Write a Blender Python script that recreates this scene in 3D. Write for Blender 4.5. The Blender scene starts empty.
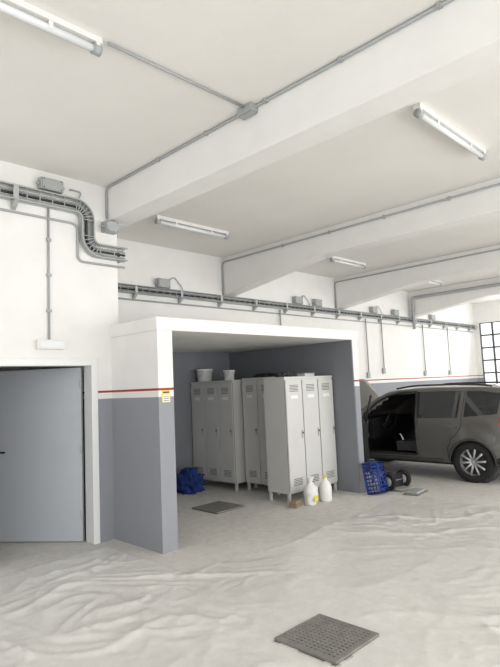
import bpy, math, random
from mathutils import Vector, Matrix, noise
random.seed(3)
S=bpy.context.scene
try:
    S.view_settings.view_transform='Standard'
    S.view_settings.look='None'
    S.view_settings.exposure=0.0
except Exception as e: print(e)

def lin(c):
    c=c/255.0
    return c/12.92 if c<=0.04045 else ((c+0.055)/1.055)**2.4
def C(r,g,b): return (lin(r),lin(g),lin(b),1)

def mat(name,col,rough=0.6,metal=0.0,var=0.06,vs=3.0,bump=0.0,bs=40.0,spec=None,coat=0.0):
    m=bpy.data.materials.new(name); m.use_nodes=True
    nt=m.node_tree; N=nt.nodes; L=nt.links
    p=N['Principled BSDF']
    p.inputs['Roughness'].default_value=rough; p.inputs['Metallic'].default_value=metal
    if coat: p.inputs['Coat Weight'].default_value=coat
    if spec is not None: p.inputs['Specular IOR Level'].default_value=spec
    g=N.new('ShaderNodeNewGeometry')
    nz=N.new('ShaderNodeTexNoise'); nz.inputs['Scale'].default_value=vs; nz.inputs['Detail'].default_value=6
    L.new(g.outputs['Position'],nz.inputs['Vector'])
    mx=N.new('ShaderNodeMix'); mx.data_type='RGBA'
    mx.inputs[6].default_value=tuple(c*(1-var) for c in col[:3])+(1,)
    mx.inputs[7].default_value=tuple(min(1,c*(1+var)) for c in col[:3])+(1,)
    L.new(nz.outputs['Fac'],mx.inputs[0]); L.new(mx.outputs[2],p.inputs['Base Color'])
    if bump:
        n2=N.new('ShaderNodeTexNoise'); n2.inputs['Scale'].default_value=bs; n2.inputs['Detail'].default_value=5
        L.new(g.outputs['Position'],n2.inputs['Vector'])
        b=N.new('ShaderNodeBump'); b.inputs['Strength'].default_value=bump; b.inputs['Distance'].default_value=0.01
        L.new(n2.outputs['Fac'],b.inputs['Height']); L.new(b.outputs['Normal'],p.inputs['Normal'])
    return m

WHITE=C(234,233,230); GREY=C(146,149,156); RED=C(165,50,48)
def painted():
    m=mat('painted_wall',WHITE,0.75,bump=0.15,bs=60)
    nt=m.node_tree;N=nt.nodes;L=nt.links;p=N['Principled BSDF']
    src=p.inputs['Base Color'].links[0].from_socket
    g=N.new('ShaderNodeNewGeometry'); sx=N.new('ShaderNodeSeparateXYZ'); L.new(g.outputs['Position'],sx.inputs[0])
    def less(v):
        k=N.new('ShaderNodeMath');k.operation='LESS_THAN';k.inputs[1].default_value=v;L.new(sx.outputs['Z'],k.inputs[0]);return k.outputs[0]
    def mixc(f,a,bcol):
        x=N.new('ShaderNodeMix');x.data_type='RGBA';L.new(f,x.inputs[0]);L.new(a,x.inputs[6]);x.inputs[7].default_value=bcol;return x
    a=mixc(less(1.715),src,RED)
    b=mixc(less(1.69),a.outputs[2],WHITE)
    c=mixc(less(1.62),b.outputs[2],GREY)
    L.new(c.outputs[2],p.inputs['Base Color'])
    return m
M={}
M['wall']=painted()
M['white']=mat('white_plaster',WHITE,0.8,bump=0.12,bs=50)
M['ceil']=mat('ceiling_plaster',C(236,234,229),0.85,var=0.05,vs=1.2,bump=0.2,bs=35)
M['grey_shade']=mat('grey_paint_shaded',C(122,125,131),0.75,bump=0.1)  # same grey wall paint, darkened: the alcove's shade is put into the colour
M['trim']=mat('white_trim',C(232,233,233),0.45)
M['door']=mat('door_enamel',C(186,191,198),0.45,var=0.03)
M['steel']=mat('galvanised_steel',C(180,183,182),0.5,0.3,var=0.12,vs=12)
M['pvc']=mat('grey_pvc',C(165,168,168),0.5,var=0.05)
M['plast']=mat('white_plastic',C(228,228,225),0.4,var=0.03)
M['tube']=mat('fluorescent_tube_glass',C(226,229,230),0.3,var=0.01)
M['black']=mat('black_plastic',C(28,28,30),0.5)
M['rubber']=mat('tyre_rubber',C(32,32,33),0.85,bump=0.3,bs=80)
M['locker']=mat('locker_enamel',C(200,200,197),0.45,var=0.06,vs=5)
M['slot']=mat('dark_slot',C(60,60,60),0.8)
M['blue']=mat('blue_plastic',C(26,58,140),0.45,var=0.1)
M['bluec']=mat('blue_cloth',C(22,50,112),0.8,var=0.25,vs=12)
M['iron']=mat('cast_iron_dusty',C(132,130,125),0.8,0.1,var=0.28,vs=14,bump=0.3)
M['pit']=mat('drain_pit',C(62,61,58),0.9)
M['yellow']=mat('yellow_print',C(222,208,80),0.5)
M['wood']=mat('brown_block',C(140,122,98),0.8,var=0.2,vs=10)
M['carp']=mat('car_paint',C(100,98,95),0.3,0.3,var=0.03,coat=0.6)
M['glass']=mat('tinted_glass',C(30,34,36),0.05,0.0,var=0.02,coat=0.5)
M['alloy']=mat('alloy_rim',C(188,189,191),0.35,0.5)
M['redl']=mat('tail_lamp_red',C(175,45,38),0.15,coat=1)
M['clear']=mat('lamp_clear',C(225,225,225),0.15,coat=1)
M['seat']=mat('seat_fabric',C(66,66,68),0.9,var=0.2,vs=20)
M['frame']=mat('window_frame_paint',C(70,72,74),0.5)
def floor_mat(name,col,rough,bump,bs,spots=.8):
    m=mat(name,col,rough,var=0.10,vs=1.3,bump=bump,bs=bs)
    nt=m.node_tree;N=nt.nodes;L=nt.links;p=N['Principled BSDF']
    src=p.inputs['Base Color'].links[0].from_socket
    g=N.new('ShaderNodeNewGeometry')
    n=N.new('ShaderNodeTexNoise');n.inputs['Scale'].default_value=9;n.inputs['Detail'].default_value=10;n.inputs['Roughness'].default_value=.7
    L.new(g.outputs['Position'],n.inputs['Vector'])
    r=N.new('ShaderNodeValToRGB');r.color_ramp.elements[0].position=.35;r.color_ramp.elements[0].color=(spots,spots,spots*.99,1);r.color_ramp.elements[1].position=.6;r.color_ramp.elements[1].color=(1,1,1,1)
    L.new(n.outputs['Fac'],r.inputs[0])
    x=N.new('ShaderNodeMix');x.data_type='RGBA';x.blend_type='MULTIPLY';x.inputs[0].default_value=1
    L.new(src,x.inputs[6]);L.new(r.outputs[0],x.inputs[7]);L.new(x.outputs[2],p.inputs['Base Color'])
    return m
M['floor']=floor_mat('dusty_concrete',C(214,211,206),.75,.25,25,.84)
M['sheet']=floor_mat('plastic_sheet_film',C(222,220,216),.3,.45,10,.9)

class MB:
    def __init__(s): s.v=[];s.f=[];s.m=[];s.mats=[];s.sm=[]
    def mi(s,k):
        if k not in s.mats: s.mats.append(k)
        return s.mats.index(k)
    def add(s,vs,fs,k,smooth=False):
        o=len(s.v); s.v+= [tuple(v) for v in vs]
        i=s.mi(k)
        for f in fs: s.f.append([o+a for a in f]); s.m.append(i); s.sm.append(smooth)
    def box(s,lo,hi,k):
        x0,y0,z0=lo;x1,y1,z1=hi
        s.add([(x0,y0,z0),(x1,y0,z0),(x1,y1,z0),(x0,y1,z0),(x0,y0,z1),(x1,y0,z1),(x1,y1,z1),(x0,y1,z1)],
          [(0,3,2,1),(4,5,6,7),(0,1,5,4),(1,2,6,5),(2,3,7,6),(3,0,4,7)],k)
    def tube(s,pts,r,k,n=10,closed=False,caps=True):
        pts=[Vector(p) for p in pts];P=len(pts);vs=[];fs=[]
        prev=None
        for i,p in enumerate(pts):
            if closed: t=pts[(i+1)%P]-pts[i-1]
            else: t=pts[min(i+1,P-1)]-pts[max(i-1,0)]
            t.normalize()
            if prev is None:
                a=Vector((0,0,1)) if abs(t.z)<.9 else Vector((1,0,0))
                u=t.cross(a).normalized()
            else:
                u=(prev-t*prev.dot(t)).normalized()
            prev=u; w=t.cross(u)
            rr=r[i] if isinstance(r,(list,tuple)) else r
            for j in range(n):
                a=2*math.pi*j/n; vs.append(p+u*math.cos(a)*rr+w*math.sin(a)*rr)
        for i in range(P if closed else P-1):
            for j in range(n):
                a=i*n+j;b=i*n+(j+1)%n;c=((i+1)%P)*n+(j+1)%n;d=((i+1)%P)*n+j
                fs.append((a,b,c,d))
        if caps and not closed:
            fs.append(tuple(range(n))[::-1]); fs.append(tuple((P-1)*n+j for j in range(n)))
        s.add(vs,fs,k,True)
    def lathe(s,prof,origin,axis,k,n=32):
        vs=[];fs=[];P=len(prof);o=Vector(origin)
        for (r,h) in prof:
            for j in range(n):
                a=2*math.pi*j/n
                if axis=='z': q=Vector((r*math.cos(a),r*math.sin(a),h))
                else: q=Vector((h,r*math.cos(a),r*math.sin(a)))
                vs.append(o+q)
        for i in range(P-1):
            for j in range(n):
                fs.append((i*n+j,i*n+(j+1)%n,(i+1)*n+(j+1)%n,(i+1)*n+j))
        s.add(vs,fs,k,True)
    def obj(s,name,loc=(0,0,0),rz=0,parent=None,bevel=0,rx=0,ry=0):
        me=bpy.data.meshes.new(name); me.from_pydata(s.v,[],s.f)
        for k in s.mats: me.materials.append(M[k])
        for p,i,sm in zip(me.polygons,s.m,s.sm): p.material_index=i; p.use_smooth=sm
        me.update()
        ob=bpy.data.objects.new(name,me); S.collection.objects.link(ob)
        ob.location=loc; ob.rotation_euler=(rx,ry,rz)
        if parent: ob.parent=parent
        if bevel:
            b=ob.modifiers.new('bevel','BEVEL'); b.width=bevel; b.segments=2; b.limit_method='ANGLE'
        return ob
def box(name,lo,hi,k,bevel=0):
    m=MB(); m.box([a for a in lo],[a for a in hi],k); return m.obj(name,bevel=bevel)
def empty(name,loc=(0,0,0),rz=0):
    e=bpy.data.objects.new(name,None); S.collection.objects.link(e); e.location=loc; e.rotation_euler=(0,0,rz); e.empty_display_size=.2; return e

# ---------------- ROOM ----------------
CZ=4.2; XW=-4.0; XE=18.8; YS=-5.0; YN=7.6; YL=5.72
box('floor',(XW-.2,YS-.3,-.15),(XE+.2,YN+.2,0),'floor')
box('ceiling',(XW-.2,YS-.3,CZ),(XE+.2,YN+.2,CZ+.2),'ceil')
box('wall_back',(XW,YN,0),(XE+.2,YN+.2,CZ),'wall')
DX0,DX1,DZ=1.95,3.2,2.05
m=MB(); m.box((XW,YL,0),(DX0,YL+.15,CZ),'wall'); m.box((DX0,YL,DZ),(DX1,YL+.15,CZ),'wall'); m.box((DX1,YL,0),(3.42,YL+.15,CZ),'wall')
m.obj('wall_office')
box('wall_office_side',(3.42,YL,2.486),(3.53,YN,CZ),'white')
m=MB(); WY0,WY1,WZ0,WZ1=-3.5,7.42,1.35,3.5
m.box((XE,YS,0),(XE+.2,YN,WZ0),'wall'); m.box((XE,YS,WZ1),(XE+.2,YN,CZ),'wall'); m.box((XE,WY1,WZ0),(XE+.2,YN,WZ1),'wall'); m.box((XE,YS,WZ0),(XE+.2,WY0,WZ1),'wall')
m.obj('wall_end')
m=MB(); NB=26
for k in range(NB+1):
    y=WY0+(WY1-WY0)*k/NB
    r=.045 if k%3==0 else .022
    m.box((XE+.03,y-r,WZ0),(XE+.11,y+r,WZ1),'frame')
for k in range(6):
    z=WZ0+(WZ1-WZ0)*k/5; m.box((XE+.05,WY0,z-.025),(XE+.11,WY1,z+.025),'frame')
m.obj('window_1')
m=MB()
BX=[-.25,3.4,7.02,10.7,14.3]
m.box((XW-.2,YS-.2,3.6),(XE+.2,YS,CZ),'wall')
for x in [XW-.2]+[b-.05 for b in BX]+[XE-.3]: m.box((x,YS-.2,0),(x+.5,YS,3.6),'wall')
m.obj('wall_front')
m=MB(); m.box((XW-.2,YS,3.5),(XW,YN,CZ),'wall'); m.box((XW-.2,YS,0),(XW,YN,1.0),'wall'); m.box((XW-.2,YL-.6,1.0),(XW,YN,3.5),'wall'); m.box((XW-.2,YS,1),(XW,YS+.6,3.5),'wall')
m.obj('wall_left')
for i,bx in enumerate(BX):
    w=.28; zb=3.77
    if bx>4: prof=[(YS,CZ),(YS,zb),(5.3,zb),(YN,3.45),(YN,CZ)]
    elif bx>3: prof=[(YS,CZ),(YS,zb),(5.0,zb),(YL,zb),(YL,CZ)]
    else: prof=[(YS,CZ),(YS,zb),(YL,zb),(YL,CZ)]
    n=len(prof); m=MB()
    if 3<bx<4: x0,x1=3.40,3.70
    else: x0,x1=bx,bx+w
    vs=[(x0,y,z) for y,z in prof]+[(x1,y,z) for y,z in prof]
    fs=[tuple(range(n))[::-1],tuple(range(n,2*n))]+[(j,(j+1)%n,n+(j+1)%n,n+j) for j in range(n)]
    m.add(vs,fs,'white')
    if 3<bx<4: m.box((3.53,YL,zb),(3.70,YN,CZ),'white')
    m.obj('ceiling_beam',bevel=.012)

AX0,AX1,AX2,AX3=3.42,3.62,7.09,7.24; AY=4.78; AZ=2.34; AT=2.486
box('wall_alcove_left',(AX0,AY,0),(AX1,YN,AZ),'wall')
m=MB(); m.box((AX2+.02,AY,0),(AX3,YN,AZ),'wall'); m.box((AX2,AY+.01,0),(AX2+.02,YN,AZ),'grey_shade'); m.obj('wall_alcove_right')
box('wall_alcove_back',(AX1,YN-.02,0),(AX2,YN,AZ),'grey_shade')
box('wall_alcove_lining',(AX1,AY+.25,0),(AX1+.01,YN-.02,AZ),'grey_shade')
m=MB(); m.box((AX0-.015,AY-.015,AZ),(AX3+.015,YN,AT),'white'); m.obj('ceiling_alcove',bevel=.008)

m=MB(); m.box((DX1-.05,YL-.015,0),(DX1+.03,YL+.165,DZ+.04),'trim'); m.box((DX0-.03,YL-.015,0),(DX0+.05,YL+.165,DZ+.04),'trim'); m.box((DX0+.05,YL-.015,DZ-.04),(DX1-.05,YL+.165,DZ+.04),'trim')
m.obj('trim_door_frame',bevel=.004)
m=MB(); Ld=1.13
m.box((-Ld,-.025,.01),(0,.025,2.0),'door')
m.box((-Ld+.05,-.075,1.02),(-Ld+.09,-.025,1.06),'black'); m.box((-Ld+.04,-.03,.95),(-Ld+.10,-.025,1.2),'black')
m.tube([(-Ld+.07,-.07,1.04),(-Ld+.2,-.075,1.04)],.012,'black')
for z in (.25,1.0,1.75): m.tube([(-.005,-.03,z),(-.005,-.03,z+.1)],.012,'steel')
m.obj('door_1',loc=(3.14,5.92,0),rz=math.radians(-53),bevel=.003)
box('wall_office_inner',(0.6,YL+.15,0),(.7,YN,CZ),'white')

m=MB(); m.box((3.46,AY-.004,1.56),(3.57,AY,1.69),'yellow'); m.box((3.47,AY-.005,1.565),(3.56,AY-.0035,1.64),'white'); m.box((3.475,AY-.005,1.66),(3.555,AY-.0035,1.675),'slot')
for k in range(3): m.box((3.48,AY-.006,1.575+k*.02),(3.55,AY-.0045,1.581+k*.02),'slot')
m.obj('warning_sign')
m=MB(); m.box((2.50,YL-.06,2.19),(2.82,YL,2.29),'plast'); m.box((2.52,YL-.068,2.205),(2.80,YL-.06,2.275),'tube')
m.obj('emergency_light',bevel=.01)

V=Vector
def ladder(m,path,half,depth,k='steel',br=1.2,plate=True):
    for du in (-half,half):
        for dd in (.01,depth):
            m.tube([Vector(p)+o*dd+u*du for p,o,u in path],.009,k,6)
    # cables lying inside
    for du,rr,kk in ((-half*.5,.012,'pvc'),(0,.014,'slot'),(half*.45,.011,'pvc')):
        m.tube([Vector(p)+o*.03+u*du for p,o,u in path],rr,kk,6)
    for (p,o,u),(q,o2,u2) in zip(path[:-1],path[1:]):
        p=Vector(p);q=Vector(q)
        for sgn in ((1,-1) if plate else (-1,)):
            a=p+u*half*sgn+o*.002;b=q+u2*half*sgn+o2*.002;c=q+u2*half*sgn+o2*depth;d=p+u*half*sgn+o*depth
            m.add([a,b,c,d],[(0,1,2,3)],k)
        Lq=(q-p).length
        n=max(1,int(Lq/.14))
        for i in range(n):
            t=i/n; x=p.lerp(q,t);uu=u.lerp(u2,t);oo=o.lerp(o2,t)
            m.tube([x+uu*half+oo*depth,x-uu*half+oo*depth],.006,k,5)
        if Lq>1:
            nb=int(Lq/br)
            for i in range(1,nb+1):
                x=p.lerp(q,(i-.5)/nb)
                t=(q-p).normalized()*.025
                # triangular wall bracket under the tray and a strap across it
                a=x-u*(half+.012)+o*.002; b=x-u*(half+.012)+o*(depth+.03); c=x-u*(half+.10)+o*.002
                m.add([a-t,b-t,c-t,a+t,b+t,c+t],[(0,1,2),(3,5,4),(0,3,4,1),(1,4,5,2),(2,5,3,0)],k)
                a=x-u*half+o*(depth+.004); b=x+u*half+o*(depth+.004)
                m.add([a-t,a+t,b+t,b-t],[(0,1,2,3)],k)
ny=V((0,-1,0)); up=V((0,0,1))
m=MB()
path=[((-3.9,YL,3.86),ny,up),((2.95,YL,3.86),ny,up)]
cx,cz,R=2.95,3.71,.15
for i in range(1,7):
    a=math.radians(90-15*i); path.append(((cx+R*math.cos(a),YL,cz+R*math.sin(a)),ny,V((math.cos(a),0,math.sin(a)))))
path.append(((3.10,YL,3.52),ny,V((1,0,0))))
for i in range(1,7):
    a=math.radians(180+15*i); path.append(((3.25+.15*math.cos(a),YL,3.52+.15*math.sin(a)),ny,V((-math.cos(a),0,-math.sin(a)))))
path.append(((3.62,YL,3.37),ny,up))
ladder(m,path,.075,.09)
m.obj('cable_tray')
m=MB(); ladder(m,[((3.532,YL-.0,3.37),V((1,0,0)),up),((3.532,YN-.1,3.37),V((1,0,0)),up)],.06,.08); m.obj('cable_tray')
m=MB(); ladder(m,[((3.55,YN,3.37),ny,up),((XE-.02,YN,3.37),ny,up)],.06,.10,br=.95); m.obj('cable_tray')

def arc(pts,r=.08,n=5):
    out=[V(pts[0])]
    for i in range(1,len(pts)-1):
        p=V(pts[i]);a=(V(pts[i-1])-p).normalized();b=(V(pts[i+1])-p).normalized()
        s_=p+a*r;e_=p+b*r
        for k in range(n+1):
            t=k/n; out.append(s_*(1-t)**2+p*2*t*(1-t)+e_*t*t)
    out.append(V(pts[-1])); return out
def cond(pts,r=.012,clips=(),k='pvc'):
    m=MB(); m.tube(arc(pts),r,k,8)
    for lo,hi in clips: m.box(lo,hi,k)
    m.obj('conduit_pipe')
y0=YL-.016
cond([(-3.9,y0,3.66),(3.0,y0,3.66),(3.0,y0,3.22),(3.62,y0,3.22)],.014)
cond([(2.65,y0,3.78),(2.65,y0,2.30)],.012,[((2.625,YL-.03,z),(2.675,YL-.001,z+.03)) for z in (3.4,3.0,2.6)])
cond([(3.384,YL-.02,3.80),(3.384,YL-.02,4.182),(3.384,YS+.02,4.182)],.013,[((3.36,yy,4.165),(3.398,yy+.03,4.198)) for yy in [a*.8-1 for a in range(8)]])
cond([(1.95,3.22,4.183),(3.33,3.22,4.183)],.012)
m=MB(); m.box((3.31,3.13,4.125),(3.398,3.31,4.198),'pvc'); m.box((3.32,3.14,4.113),(3.39,3.30,4.125),'pvc'); m.obj('junction_box',bevel=.004)
cond([(7.001,YN-.02,3.46),(7.001,YN-.02,4.1),(7.001,YS+.02,4.1)],.016,[((6.985,yy,4.075),(7.019,yy+.03,4.125)) for yy in range(-4,7)])
cond([(10.682,YN-.02,3.46),(10.682,YN-.02,4.1),(10.682,YS+.02,4.1)],.016)
cond([(14.25,YN-.15,3.1),(14.25,YN-.15,4.0),(14.25,YS+.02,4.0)],.045)
yb=YN-.018
cond([(3.56,yb,3.20),(18.7,yb,3.20)],.014)
cond([(3.55,YL,3.22),(3.55,yb,3.22)],.013)
for x,zb_ in ((8.6,2.7),(11.9,1.9),(12.65,2.0),(14.95,1.9),(16.6,1.9)):
    cond([(x,yb-.03,3.28),(x,yb-.03,zb_)],.017,[((x-.05,YN-.06,zb_-.14),(x+.05,YN-.001,zb_))])
def jbox(c,s,k='pvc'):
    m=MB(); x,y,z=c; a,b,h=s
    m.box((x-a,y-b,z-h),(x+a,y+b-.001,z+h),k)
    m.box((x-a*.9,y-b-.012,z-h*.9),(x+a*.9,y-b,z+h*.9),k)
    for sx in (-1,1):
        m.tube([(x+sx*a,y,z),(x+sx*(a+.03),y,z)],.018,k,8)
        for sz in (-1,1): m.tube([(x+sx*a*.75,y-b-.016,z+sz*h*.75),(x+sx*a*.75,y-b-.01,z+sz*h*.75)],.008,'slot',6)
    m.obj('junction_box',bevel=.005)
jbox((2.66,YL-.05,4.03),(.13,.05,.065))
jbox((3.40,YL-.06,3.68),(.085,.06,.065))
for x in (5.55,9.2,9.9,12.3,13.4,15.6): jbox((x,YN-.05,3.53),(.13,.05,.08))
for x in (5.7,9.35,12.45):
    m=MB(); m.tube(arc([(x,YN-.03,3.6),(x+.12,YN-.03,3.68),(x+.3,YN-.03,3.5),(x+.3,YN-.03,3.44)],.05),.008,'pvc',6); m.obj('electric_cable')
m=MB(); m.tube(arc([(2.9,YL-.03,4.05),(3.05,YL-.03,4.05),(3.0,YL-.05,3.95)],.05),.009,'pvc',6); m.obj('electric_cable')

def lamp(x0,x1,y):
    m=MB(); z=CZ-.001
    m.box((x0,y-.035,z-.045),(x1,y+.035,z),'plast')
    m.tube([(x0+.02,y,z-.085),(x1-.02,y,z-.085)],.028,'tube',12)
    m.tube([(x0,y,z-.085),(x0+.06,y,z-.085)],.038,'pvc',12); m.tube([(x1-.06,y,z-.085),(x1,y,z-.085)],.038,'pvc',12)
    for t in (.02,.25,.75,.98): 
        xx=x0+(x1-x0)*t; m.box((xx-.015,y-.03,z-.1),(xx+.015,y+.03,z-.04),'plast')
    m.obj('fluorescent_light')
lamp(.40,1.90,3.25); lamp(4.5,6.02,2.17); lamp(4.5,5.9,6.24); lamp(8.7,9.9,6.22); lamp(8.3,9.8,2.17); lamp(12.0,13.5,6.22); lamp(.6,2.1,-1.6)

# ---------------- lockers ----------------
def locker(W,D,H,nd,loc,rz):
    e=empty('metal_locker',loc,rz)
    m=MB(); lg=.13
    m.box((0,0,lg),(W,D,H),'locker')
    m.box((-.005,-.012,H-.03),(W+.005,D,H+.004),'locker')
    m.obj('body',parent=e,bevel=.004)
    m=MB()
    for x in (.01,W-.045):
        for y in (.01,D-.045): m.box((x,y,0),(x+.035,y+.035,lg),'locker')
    m.obj('legs',parent=e)
    dw=W/nd
    for i in range(nd):
        m=MB(); x0=i*dw+.012; x1=(i+1)*dw-.012; z0=lg+.03; z1=H-.05
        m.box((x0,-.018,z0),(x1,0,z1),'locker')
        for zc in (z1-.12,z0+.12):
            for k in range(5):
                z=zc+k*.022-.045
                m.box((x0+.08,-.0195,z),(x1-.08,-.0175,z+.008),'slot')
        m.box((x0+.1,-.022,z1-.27),(x1-.1,-.018,z1-.22),'plast')
        m.box((x1-.05,-.032,(z0+z1)/2-.06),(x1-.025,-.018,(z0+z1)/2+.06),'steel')
        m.tube([(x1-.037,-.045,(z0+z1)/2+.02),(x1-.037,-.02,(z0+z1)/2+.02)],.012,'slot',8)
        for z in (z0+.15,z1-.15): m.tube([(x0-.006,-.016,z),(x0-.006,-.016,z+.08)],.007,'steel',6)
        m.obj('door_leaf',parent=e,bevel=.003)
    m=MB()
    for i in range(nd+1):
        x=min(max(i*dw,.004),W-.004); m.box((x-.003,-.002,lg+.02),(x+.003,.0,H-.04),'slot')
    m.obj('door_gap',parent=e)
    return e
locker(1.13,.42,1.80,3,(5.93,5.20,0),math.radians(-1))
locker(1.07,.50,1.80,3,(6.12,7.56,0),math.radians(-90))
locker(.70,.50,1.82,2,(6.30,6.44,0),math.radians(-90))

def bucket(r,h,loc,name='plastic_bucket'):
    m=MB()
    m.lathe([(0.001,0),(r*.82,0),(r*.84,.01),(r*.97,h*.85),(r*1.04,h*.86),(r*1.04,h*.9),(r,h*.9),(r*1.03,h*.93),(r*1.03,h),(.001,h)],(0,0,0),'z','plast')
    m.tube([(-r*1.03-.002*math.sin(a),r*1.0*math.cos(a),h*.88-abs(math.sin(a))*h*.5) for a in [math.pi*i/12 for i in range(13)]],.004,'steel',6)
    m.obj(name,loc=loc)
bucket(.145,.22,(6.30,7.40,1.805)); bucket(.10,.17,(6.34,6.80,1.805),'paint_tub')

def lump(name,loc,sc,k,seed=0,amp=.3,freq=4,n=28,parent=None):
    m=MB(); vs=[];fs=[]
    for i in range(n+1):
        th=math.pi*i/n
        for j in range(2*n):
            ph=math.pi*j/n
            d=V((math.sin(th)*math.cos(ph),math.sin(th)*math.sin(ph),math.cos(th)))
            q=1+amp*noise.noise(d*freq+V((seed,seed,0)))+amp*.5*noise.noise(d*freq*2.3+V((seed,0,seed)))
            p=V((d.x*sc[0],d.y*sc[1],d.z*sc[2]))*q
            p.z=max(p.z,-sc[2]*.6)
            vs.append(p+V((0,0,sc[2]*.6)))
    w=2*n
    for i in range(n):
        for j in range(w): fs.append((i*w+j,(i+1)*w+j,(i+1)*w+(j+1)%w,i*w+(j+1)%w))
    m.add(vs,fs,k,True); return m.obj(name,loc=loc,parent=parent)
lump('blue_tarp',(5.70,7.18,0),(.18,.22,.22),'bluec',1,.6,3)
lump('black_rag',(6.5,6.1,1.825),(.15,.2,.04),'black',4,.5,4)
lump('folded_rag',(6.25,5.45,1.806),(.17,.1,.045),'slot',6,.5,4)
m=MB(); m.box((-.12,-.08,0),(.12,.08,.04),'plast'); m.box((-.13,-.09,.04),(.13,.09,.055),'steel'); m.obj('small_toolbox',loc=(6.75,5.45,1.806),bevel=.006)

def sack(name,loc,r,h,seed,k='plast'):
    m=MB(); n=28;P=22;vs=[];fs=[]
    for i in range(P+1):
        t=i/P
        rad=r*(.75+.3*math.sin(min(1,t/.55)*math.pi*.6)) if t<.6 else r*(1.03-(t-.6)/.22*.8 if t<.82 else .26+(t-.82)*1.6)
        for j in range(n):
            a=2*math.pi*j/n
            f=1+.18*noise.noise(V((math.cos(a)*2+seed,math.sin(a)*2,t*5)))+.06*math.sin(a*9+seed)*(t)
            vs.append((rad*f*math.cos(a),rad*.8*f*math.sin(a),t*h))
    for i in range(P):
        for j in range(n): fs.append((i*n+j,i*n+(j+1)%n,(i+1)*n+(j+1)%n,(i+1)*n+j))
    fs.append(tuple(range(n))[::-1]); m.add(vs,fs,k,True); m.add([(x*0.9,y,z) for x,y,z in [(-.05,-r*.86,.05),(.05,-r*.86,.05),(.05,-r*.9,.13),(-.05,-r*.9,.13)]],[(0,1,2,3)],'yellow')
    m.obj(name,loc=loc)
sack('plastic_bag',(6.08,4.93,0),.105,.38,1)
m=MB()
m.lathe([(.001,0),(.08,0),(.09,.02),(.09,.2),(.075,.25),(.035,.29),(.03,.31),(.03,.33)],(0,0,0),'z','plast')
m.lathe([(.034,.325),(.034,.355),(.001,.355)],(0,0,0),'z','yellow')
m.tube(arc([(.03,0,.29),(.115,0,.29),(.115,0,.19),(.08,0,.17)],.03),.011,'plast',8)
m.obj('plastic_jug',loc=(6.38,4.90,0),rz=.5)
m=MB(); m.box((-.10,-.06,0),(.10,.06,.05),'wood'); m.box((-.09,-.05,.05),(.1,.05,.09),'wood'); m.obj('cardboard_pack',loc=(5.84,5.02,0),rz=.3,bevel=.004)

def crate():
    m=MB(); W,H,D=.28,.44,.13; t=.011
    def grid(o,u,v,lu,lv,nu,nv):
        o=V(o);u=V(u);v=V(v)
        for i in range(nu+1):
            p=o+u*lu*i/nu; m.tube([p,p+v*lv],t*.9,'blue',4)
        for i in range(nv+1):
            p=o+v*lv*i/nv; m.tube([p,p+u*lu],t*.9,'blue',4)
    grid((0,0,0),(1,0,0),(0,0,1),W,H,5,8)
    grid((0,0,0),(0,1,0),(0,0,1),D,H,2,8)
    grid((W,0,0),(0,1,0),(0,0,1),D,H,2,8)
    grid((0,0,0),(1,0,0),(0,1,0),W,D,5,2)
    grid((0,0,H),(1,0,0),(0,1,0),W,D,5,2)
    for z in (0,H): m.box((-.015,D-.01,z-.02),(W+.015,D+.01,z+.02),'blue')
    for x in (0,W): m.box((x-.02,D-.01,0),(x+.02,D+.01,H),'blue')
    return m.obj('blue_crate',loc=(7.04,4.50,.03),rz=math.radians(-14),rx=math.radians(-12))
crate()
m=MB()
for s_ in (-.15,.15):
    m.tube([(s_,0,.14),(s_,.55,.30),(s_,.62,.33)],.016,'black',8)
    m.lathe([(.07,-.02),(.12,-.03),(.135,-.018),(.135,.018),(.12,.03),(.07,.02),(.07,-.02)],(s_*1.3,0,.135),'x','rubber',24)
    m.lathe([(.001,-.018),(.075,-.018),(.075,.018),(.001,.018)],(s_*1.3,0,.135),'x','steel',16)
for yy in (.15,.35,.55): m.tube([(-.15,yy,.14+yy*.3),(.15,yy,.14+yy*.3)],.012,'black',6)
m.tube([(-.22,0,.135),(.22,0,.135)],.012,'steel',8)
m.tube([(-.15,.62,.33),(-.12,.66,.34),(.12,.66,.34),(.15,.62,.33)],.016,'black',8)
m.tube([(-.15,.55,.30),(-.15,.55,.012)],.012,'black',8); m.tube([(.15,.55,.30),(.15,.55,.012)],.012,'black',8)
m.box((-.17,-.2,.015),(.17,-.0,.028),'steel'); m.box((-.17,-.01,.02),(.17,.0,.24),'black')
m.obj('hand_truck',loc=(7.66,4.50,0),rz=math.radians(-5))
m=MB(); m.box((-.2,-.12,0),(.2,.12,.02),'iron'); m.box((-.16,-.09,.02),(.14,.09,.05),'pvc'); m.obj('metal_tray',loc=(7.52,4.10,0),rz=.1,bevel=.004)

def drain(x0,y0,x1,y1,n=14):
    m=MB(); z=.022
    m.box((x0,y0,.001),(x1,y1,.006),'pit')
    t=.02
    m.box((x0,y0,.0),(x1,y0+t,z),'iron');m.box((x0,y1-t,.0),(x1,y1,z),'iron');m.box((x0,y0+t,.0),(x0+t,y1-t,z),'iron');m.box((x1-t,y0+t,.0),(x1,y1-t,z),'iron')
    for i in range(1,n):
        x=x0+(x1-x0)*i/n; m.box((x-.010,y0+t,.006),(x+.010,y1-t,z-.001),'iron')
        y=y0+(y1-y0)*i/n; m.box((x0+t,y-.010,.006),(x1-t,y+.010,z-.003),'iron')
    m.obj('drain_grate')
drain(2.74,2.10,3.23,2.60); drain(4.92,5.62,5.44,6.16)

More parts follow.
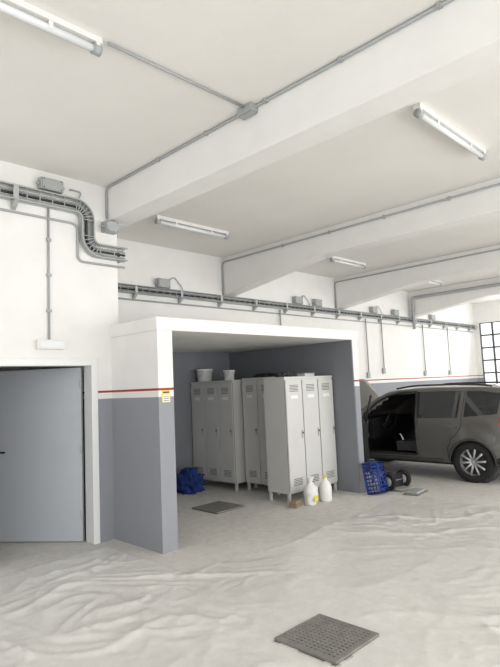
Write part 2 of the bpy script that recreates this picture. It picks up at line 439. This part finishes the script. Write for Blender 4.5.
# plastic sheet
m=MB(); st=.026; gx0,gx1,gy0,gy1=-1.6,7.5,-1.2,5.62
nx=int((gx1-gx0)/st); nyy=int((gy1-gy0)/st); idx={};vs=[];fs=[]
def inside(x,y):
    e=.25*noise.noise(V((x*.8,y*.8,5)))
    k=.02*noise.noise(V((x*9,y*9,1)))
    if 2.745+k<x<3.225+k and 2.105+k<y<2.595+k: return False
    if x<3.2: return y<5.5+e*.3
    return y<4.05+e and x<7.3+e
def rdg(x,y,z,w): 
    return max(0,1-abs(noise.noise(V((x,y,z))))*w)
def hz(x,y):
    p=V((x,y,0)); q=p+V((noise.noise(p*1.1),noise.noise(p*1.1+V((9,3,1))),0))*.5
    u=q.x*.8+q.y*.6; v=-q.x*.6+q.y*.8
    a=rdg(q.x*1.1,q.y*.9,2,5)**3*.016
    a+=rdg(u*1.0,v*3.0,7,5)**3*.010
    a+=rdg(u*2.8,v*1.1,17,5)**3*.009
    a+=rdg(u*5,v*2.4,23,5)**2*.005
    a+=rdg(q.x*6,q.y*7,3,3.5)**2*.0030
    a+=rdg(q.x*13,q.y*11,8,2.8)**2*.0014
    msk=.35+1.6*max(0,noise.noise(V((x*.6,y*.6,11)))+.2)
    dd=max(abs(x-2.98)-.25,abs(y-2.35)-.26)
    msk*=min(1,max(.2,dd/.25))
    return .004+a*msk
for i in range(nx+1):
    for j in range(nyy+1):
        x=gx0+i*st;y=gy0+j*st
        if inside(x,y): idx[(i,j)]=len(vs); vs.append((x,y,hz(x,y)))
for i in range(nx):
    for j in range(nyy):
        q=[(i,j),(i+1,j),(i+1,j+1),(i,j+1)]
        if all(k in idx for k in q): fs.append([idx[k] for k in q])
m.add(vs,fs,'sheet',True); m.obj('plastic_dust_sheet')

# ---------------- CAR ----------------
car=empty('car',(9.56,7.03,0))
def ip(tab,s):
    if s<=tab[0][0]: return tab[0][1]
    for (a,b),(c,d) in zip(tab[:-1],tab[1:]):
        if s<=c: return b+(d-b)*(s-a)/(c-a)
    return tab[-1][1]
ZT=[(0,.60),(.04,.80),(.2,.95),(.6,1.04),(1.0,1.09),(1.2,1.20),(1.5,1.38),(1.75,1.49),(1.95,1.53),(2.3,1.555),(3.0,1.555),(3.5,1.545),(3.84,1.52),(3.92,1.46),(3.98,1.28),(4.03,1.08),(4.12,.97),(4.15,.6)]
AR=[.82,3.32]; RA=.375
def zbot(s):
    z=.29
    for a in AR:
        if abs(s-a)<RA: z=max(z,.31+math.sqrt(RA*RA-(s-a)**2))
    return z
def flare(s,z):
    f=0
    for a in AR:
        d=math.hypot(s-a,z-.32)
        if d<.56: f=max(f,.022*(1-max(0,d-RA)/(.56-RA)))
    return f
def Wd(s,z):
    if z<.98: w=.862-.03*((z-.66)/.34)**2
    else: w=.835-(z-.98)*.27
    if z<.4: w-=.02*(.4-z)/.13
    if z<.98: w+=flare(s,z)
    if s<.9: w*=1-.22*((.9-s)/.9)**2.4
    if s>3.6: w*=1-.09*((s-3.6)/.55)**2
    return w
def cp(s,w,z): return (-w,-s,z)
def section(s):
    zt=ip(ZT,s); zb=zbot(s); ze=zt-.05; bl=min(.98,ze-.02); zb=min(zb,bl-.02)
    pts=[]
    for i in range(9): z=zb+(bl-zb)*i/8; pts.append((Wd(s,z),z))
    for i in range(1,9): z=bl+(ze-bl)*i/8; pts.append((Wd(s,z),z))
    We=Wd(s,ze)
    for i in range(1,7):
        q=1-i/6; pts.append((We*q,ze+.05*(1-q**3)))
    return pts
stn=sorted(set([round(.04*i,3) for i in range(104)]+[.02,4.15,.82-RA,.82+RA,3.32-RA,3.32+RA]))
m=MB(); vs=[];fs=[];secs=[section(s) for s in stn]; n=len(secs[0]); row=2*n-1
for s,sec in zip(stn,secs):
    full=[(w,z) for w,z in sec]+[(-w,z) for w,z in sec[:-1][::-1]]
    for w,z in full: vs.append(cp(s,w,z))
def dooropen(s,z): return 1.32<s<2.36 and z>.40 and z<ip(ZT,s)-.09 and z<1.04+(s-1.32)*.66
for i in range(len(stn)-1):
    for j in range(row-1):
        ids=(i*row+j,(i+1)*row+j,(i+1)*row+j+1,i*row+j+1)
        c=sum((V(vs[k]) for k in ids),V())/4
        if j<n-6 and dooropen(-c.y,c.z): continue
        fs.append(ids)
fs.append(tuple(range(row))); fs.append(tuple((len(stn)-1)*row+j for j in range(row))[::-1])
m.add(vs,fs,'carp',True)
m.obj('body_shell',parent=car)
def swin(m,pb,pt,side,k='glass',off=.006,N=14,K=6):
    vs=[];fs=[]
    for i in range(N+1):
        t=i/N
        sb=pb[0][0]+(pb[1][0]-pb[0][0])*t; zb=pb[0][1]+(pb[1][1]-pb[0][1])*t
        s1=pt[0][0]+(pt[-1][0]-pt[0][0])*t; z1=ip(pt,s1)
        for j in range(K+1):
            u=j/K; s=sb+(s1-sb)*u; z=zb+(z1-zb)*u
            vs.append(cp(s,(Wd(s,z)+off)*side,z))
    for i in range(N):
        for j in range(K): fs.append((i*(K+1)+j,(i+1)*(K+1)+j,(i+1)*(K+1)+j+1,i*(K+1)+j+1))
    m.add(vs,fs,k,True)
m=MB()
for sd in (1,-1):
    swin(m,[(2.44,1.01),(3.10,1.03)],[(2.44,1.46),(2.8,1.465),(3.16,1.46)],sd)
    swin(m,[(3.21,1.04),(3.74,1.09)],[(3.25,1.455),(3.5,1.45),(3.80,1.41)],sd)
    swin(m,[(2.37,1.01),(2.43,1.01)],[(2.37,1.46),(2.43,1.46)],sd,'black',.004,2)
    swin(m,[(1.28,1.01),(2.36,1.01)],[(1.55,1.30),(1.75,1.39),(1.95,1.44),(2.36,1.46)],sd) if sd<0 else None
def tpatch(s0,s1,qm,k):
    vs=[];fs=[];N=14;Kq=12
    for i in range(N+1):
        s=s0+(s1-s0)*i/N; zt=ip(ZT,s); ze=zt-.05; We=Wd(s,ze)
        for j in range(Kq+1):
            q=(-1+2*j/Kq)*qm; vs.append(cp(s,We*q,ze+.05*(1-abs(q)**3)+.008))
    for i in range(N):
        for j in range(Kq): fs.append((i*(Kq+1)+j,(i+1)*(Kq+1)+j,(i+1)*(Kq+1)+j+1,i*(Kq+1)+j+1))
    m.add(vs,fs,k,True)
tpatch(1.06,1.76,.93,'glass')
tpatch(3.92,4.02,.88,'glass')
m.obj('windows',parent=car)
m=MB()
for sd in (1,-1):
    for a in AR:
        m.tube([cp(a+RA*math.cos(t),sd*(Wd(a+RA*math.cos(t),.6)+.004),.31+RA*math.sin(t)) for t in [math.pi*i/20-.05 for i in range(21)]],.020,'slot',8)
    m.tube([cp(s,sd*(Wd(s,.3)+.004),.32) for s in [1.22+.1*i for i in range(17)]],.035,'slot',8)
    m.tube([cp(s,sd*Wd(s,.36),.36) for s in [3.72+.06*i for i in range(7)]],.05,'slot',8)
    m.tube([cp(s,sd*.66,ip(ZT,s)+.015-.03*(abs(s-2.8)/.9)**4) for s in [1.95+.1*i for i in range(18)]],.016,'slot',8)
    m.tube([cp(s,sd*(Wd(s,z)+.001),z) for s,z in [(2.395,.38),(2.395,.7),(2.395,.98)]],.005,'black',5)
    m.tube([cp(s,sd*(Wd(s,z)+.001),z) for s,z in [(2.92,.38),(2.92,.52),(2.98,.68),(3.10,.78),(3.16,.9),(3.17,1.02),(3.22,1.46)]],.005,'black',5)
    m.box(tuple(min(a,b) for a,b in zip(cp(2.94,sd*.86,.86),cp(3.10,sd*.885,.89))),tuple(max(a,b) for a,b in zip(cp(2.94,sd*.86,.86),cp(3.10,sd*.885,.89))),'carp')
    swin(m,[(3.76,.90),(4.09,.86)],[(3.78,1.06),(4.03,1.10)],sd,'redl',.012,6)
    swin(m,[(3.80,.95),(4.08,.92)],[(3.80,1.0),(4.07,.98)],sd,'clear',.016,6)
    swin(m,[(.05,.66),(.35,.74)],[(.08,.80),(.40,.90)],sd,'clear',.012,6)
seal=[(1.32,.40),(2.36,.40),(2.36,1.0),(2.36,1.465),(2.05,1.45),(1.80,1.40),(1.60,1.31),(1.32,1.08)]
m.tube([cp(s,Wd(s,z),z) for s,z in seal],.022,'black',6,closed=True)
m.box((-.6,-4.19,.34),(.6,-4.05,.52),'black')
m.box((-.26,-4.195,.62),(.26,-4.10,.74),'plast')
m.box((-.35,-.02,.42),(.35,.02,.6),'black')
m.obj('trim_parts',parent=car)
m=MB()
m.box((-.78,-3.7,.25),(.78,-1.1,.36),'black')
m.box((-.74,-1.45,.62),(.74,-1.12,.98),'black')
m.box((-.76,-1.12,.3),(.76,-1.08,1.0),'black')
for x in (-.38,.38):
    m.box((x-.25,-2.35,.42),(x+.25,-1.85,.58),'seat')
    m.tube([(x,-2.32,.55),(x,-2.45,.9),(x,-2.52,1.12)],[.2,.21,.15],'seat',12)
    m.tube([(x,-2.53,1.15),(x,-2.55,1.32)],[.09,.10],'seat',10)
m.box((-.68,-3.3,.42),(.68,-2.85,.6),'seat'); m.box((-.68,-3.45,.55),(.68,-3.28,1.15),'seat')
m.tube([(-.38+.18*math.cos(a),-1.62-.06*math.sin(a),.92+.17*math.sin(a)) for a in [2*math.pi*i/24 for i in range(24)]],.015,'black',8,closed=True)
m.tube([(-.38,-1.62,.92),(-.38,-1.45,.82)],.03,'black',8)
for a in AR:
    for sd in (1,-1):
        m.lathe([(.001,0),(.37,0),(.37,.24)],(sd*.55 if sd>0 else -.79,-a,.33),'x','slot',24)
m.obj('interior',parent=car,bevel=.02)
m=MB(); vs=[];fs=[];Hn=10;Wn=10
def hp(i,j,dz):
    t=i/Hn; w=(-1+2*j/Wn)*(.72-.10*t*t); a=math.radians(52)
    ss=1.02-t*.9*math.cos(a); z=1.09+t*.80*math.sin(a)+.03*(1-(w/.7)**2)
    return cp(ss+dz*math.sin(a),w,z+dz*math.cos(a))
for dz in (0,-.03):
    for i in range(Hn+1):
        for j in range(Wn+1): vs.append(hp(i,j,dz))
B=(Hn+1)*(Wn+1)
for i in range(Hn):
    for j in range(Wn):
        a=i*(Wn+1)+j; fs.append((a,a+1,a+Wn+2,a+Wn+1)); fs.append((B+a,B+a+Wn+1,B+a+Wn+2,B+a+1))
for i in range(Hn):
    for j in (0,Wn): a=i*(Wn+1)+j; fs.append((a,a+Wn+1,B+a+Wn+1,B+a))
for j in range(Wn):
    for i in (0,Hn): a=i*(Wn+1)+j; fs.append((a,a+1,B+a+1,B+a))
m.add(vs,fs,'carp',True); m.tube([cp(.8,.45,.98),cp(.62,.5,1.5)],.01,'black',6)
m.obj('hood',parent=car)
m=MB(); hs=1.32; hw=.85
def dl(s,w,z): return (-(w-hw),-(s-hs),z)
vs=[];fs=[];A_=14;B_=8
for lay in (0,1):
    for i in range(A_+1):
        for j in range(B_+1):
            s=1.33+1.02*i/A_; z=.38+(1.0-.38)*j/B_; w=Wd(s,z)-lay*.08
            vs.append(dl(s,w,z))
Q=(A_+1)*(B_+1)
for i in range(A_):
    for j in range(B_):
        a=i*(B_+1)+j; fs.append((a,a+B_+1,a+B_+2,a+1))
m.add(vs[:Q],fs,'carp',True)
m.add(vs[Q:],fs,'black',True)
def strip(ids):
    l=[vs[k] for k in ids]+[vs[Q+k] for k in ids]; nn=len(ids)
    m.add(l,[(i,i+1,nn+i+1,nn+i) for i in range(nn-1)],'black')
strip([i*(B_+1) for i in range(A_+1)]); strip([i*(B_+1)+B_ for i in range(A_+1)]); strip(list(range(B_+1))); strip([A_*(B_+1)+j for j in range(B_+1)])
fr=[(1.36,1.0),(1.60,1.27),(1.80,1.37),(2.05,1.42),(2.33,1.44),(2.33,1.0)]
m.tube([dl(s,Wd(s,z)-.03,z) for s,z in fr],.02,'black',8)
m.tube([dl(s,Wd(s,z)-.075,z) for s,z in [(1.6,.75),(1.8,.72),(2.1,.74)]],.03,'slot',8)
m.add([dl(s,Wd(s,z)+.045,z) for s,z in [(1.50,1.02),(1.50,1.14),(1.60,1.15),(1.61,1.03)]]+[dl(s,Wd(s,z)+.22,z) for s,z in [(1.50,1.02),(1.50,1.16),(1.60,1.17),(1.61,1.03)]],[(0,1,2,3),(4,7,6,5),(0,4,5,1),(1,5,6,2),(2,6,7,3),(3,7,4,0)],'carp')
m.tube([dl(1.55,Wd(1.55,1)-.0,1.02),dl(1.55,Wd(1.55,1)+.07,1.06)],.02,'black',6)
m.box((-.04,-.92,.84),(-.0,-.78,.87),'carp')
m.obj('front_door',loc=(-hw,-hs,0),rz=math.radians(-58),parent=car)
def wheel(a,sd):
    m=MB()
    m.lathe([(.20,-.10),(.29,-.105),(.322,-.085),(.325,-.05),(.325,.05),(.322,.085),(.29,.105),(.225,.10),(.21,.09)],(0,0,0),'x','rubber',48)
    m.lathe([(.225,.098),(.215,.085),(.20,.04),(.2,-.1)],(0,0,0),'x','alloy',48)
    m.lathe([(.001,.0),(.2,.0)],(0,0,0),'x','slot',32)
    m.lathe([(.001,.085),(.03,.085),(.045,.07),(.05,.0)],(0,0,0),'x','alloy',20)
    for i in range(10):
        t=2*math.pi*i/10+.1
        m.tube([(.068,.03*math.cos(t),.03*math.sin(t)),(.078,.12*math.cos(t),.12*math.sin(t)),(.08,.215*math.cos(t),.215*math.sin(t))],[.022,.017,.02],'alloy',6)
    m.obj('wheel',loc=(-sd*.77,-a,.325),rz=math.pi if sd>0 else 0,parent=car)
for a in AR:
    for sd in (1,-1): wheel(a,sd)

# ---------------- LIGHT ----------------
w=bpy.data.worlds.new('World'); S.world=w; w.use_nodes=True
bg=w.node_tree.nodes['Background']; bg.inputs[0].default_value=(.96,.98,1,1); bg.inputs[1].default_value=1.6
def area(name,loc,rot,sx,sy,e,col=(1,.985,.965)):
    l=bpy.data.lights.new(name,'AREA'); l.shape='RECTANGLE'; l.size=sx; l.size_y=sy; l.energy=e; l.color=col
    o=bpy.data.objects.new(name,l); S.collection.objects.link(o); o.location=loc; o.rotation_euler=rot
xs=[-2.0,1.7,5.3,8.9,12.6,16.5]
for x,e in zip(xs,[60,110,130,135,135,135]): area('daylight_opening',(x,YS+.3,1.75),(math.radians(117),0,0),3.0,3.0,e)
area('daylight_window',(XW+.4,.3,2.2),(0,math.radians(-112),0),2.2,9.0,80)
area('daylight_window',(XE-.4,1.8,2.4),(0,math.radians(108),0),2.0,10.0,220)

# ---------------- CAMERA ----------------
yaw=math.radians(44.6); p=math.radians(5.5); ro=math.radians(2.5)
F=V((math.cos(yaw)*math.cos(p),math.sin(yaw)*math.cos(p),math.sin(p)))
R0=V((math.sin(yaw),-math.cos(yaw),0)); U0=R0.cross(F)
Rr=R0*math.cos(ro)-U0*math.sin(ro); Uu=U0*math.cos(ro)+R0*math.sin(ro)
cam=bpy.data.cameras.new('camera'); co=bpy.data.objects.new('camera',cam); S.collection.objects.link(co)
mw=Matrix((Rr,Uu,-F)).transposed().to_4x4(); mw.translation=V((0,0,1.7)); co.matrix_world=mw
cam.sensor_fit='VERTICAL'; cam.sensor_height=24; cam.lens=540/667*24
cam.clip_start=.05
S.camera=co
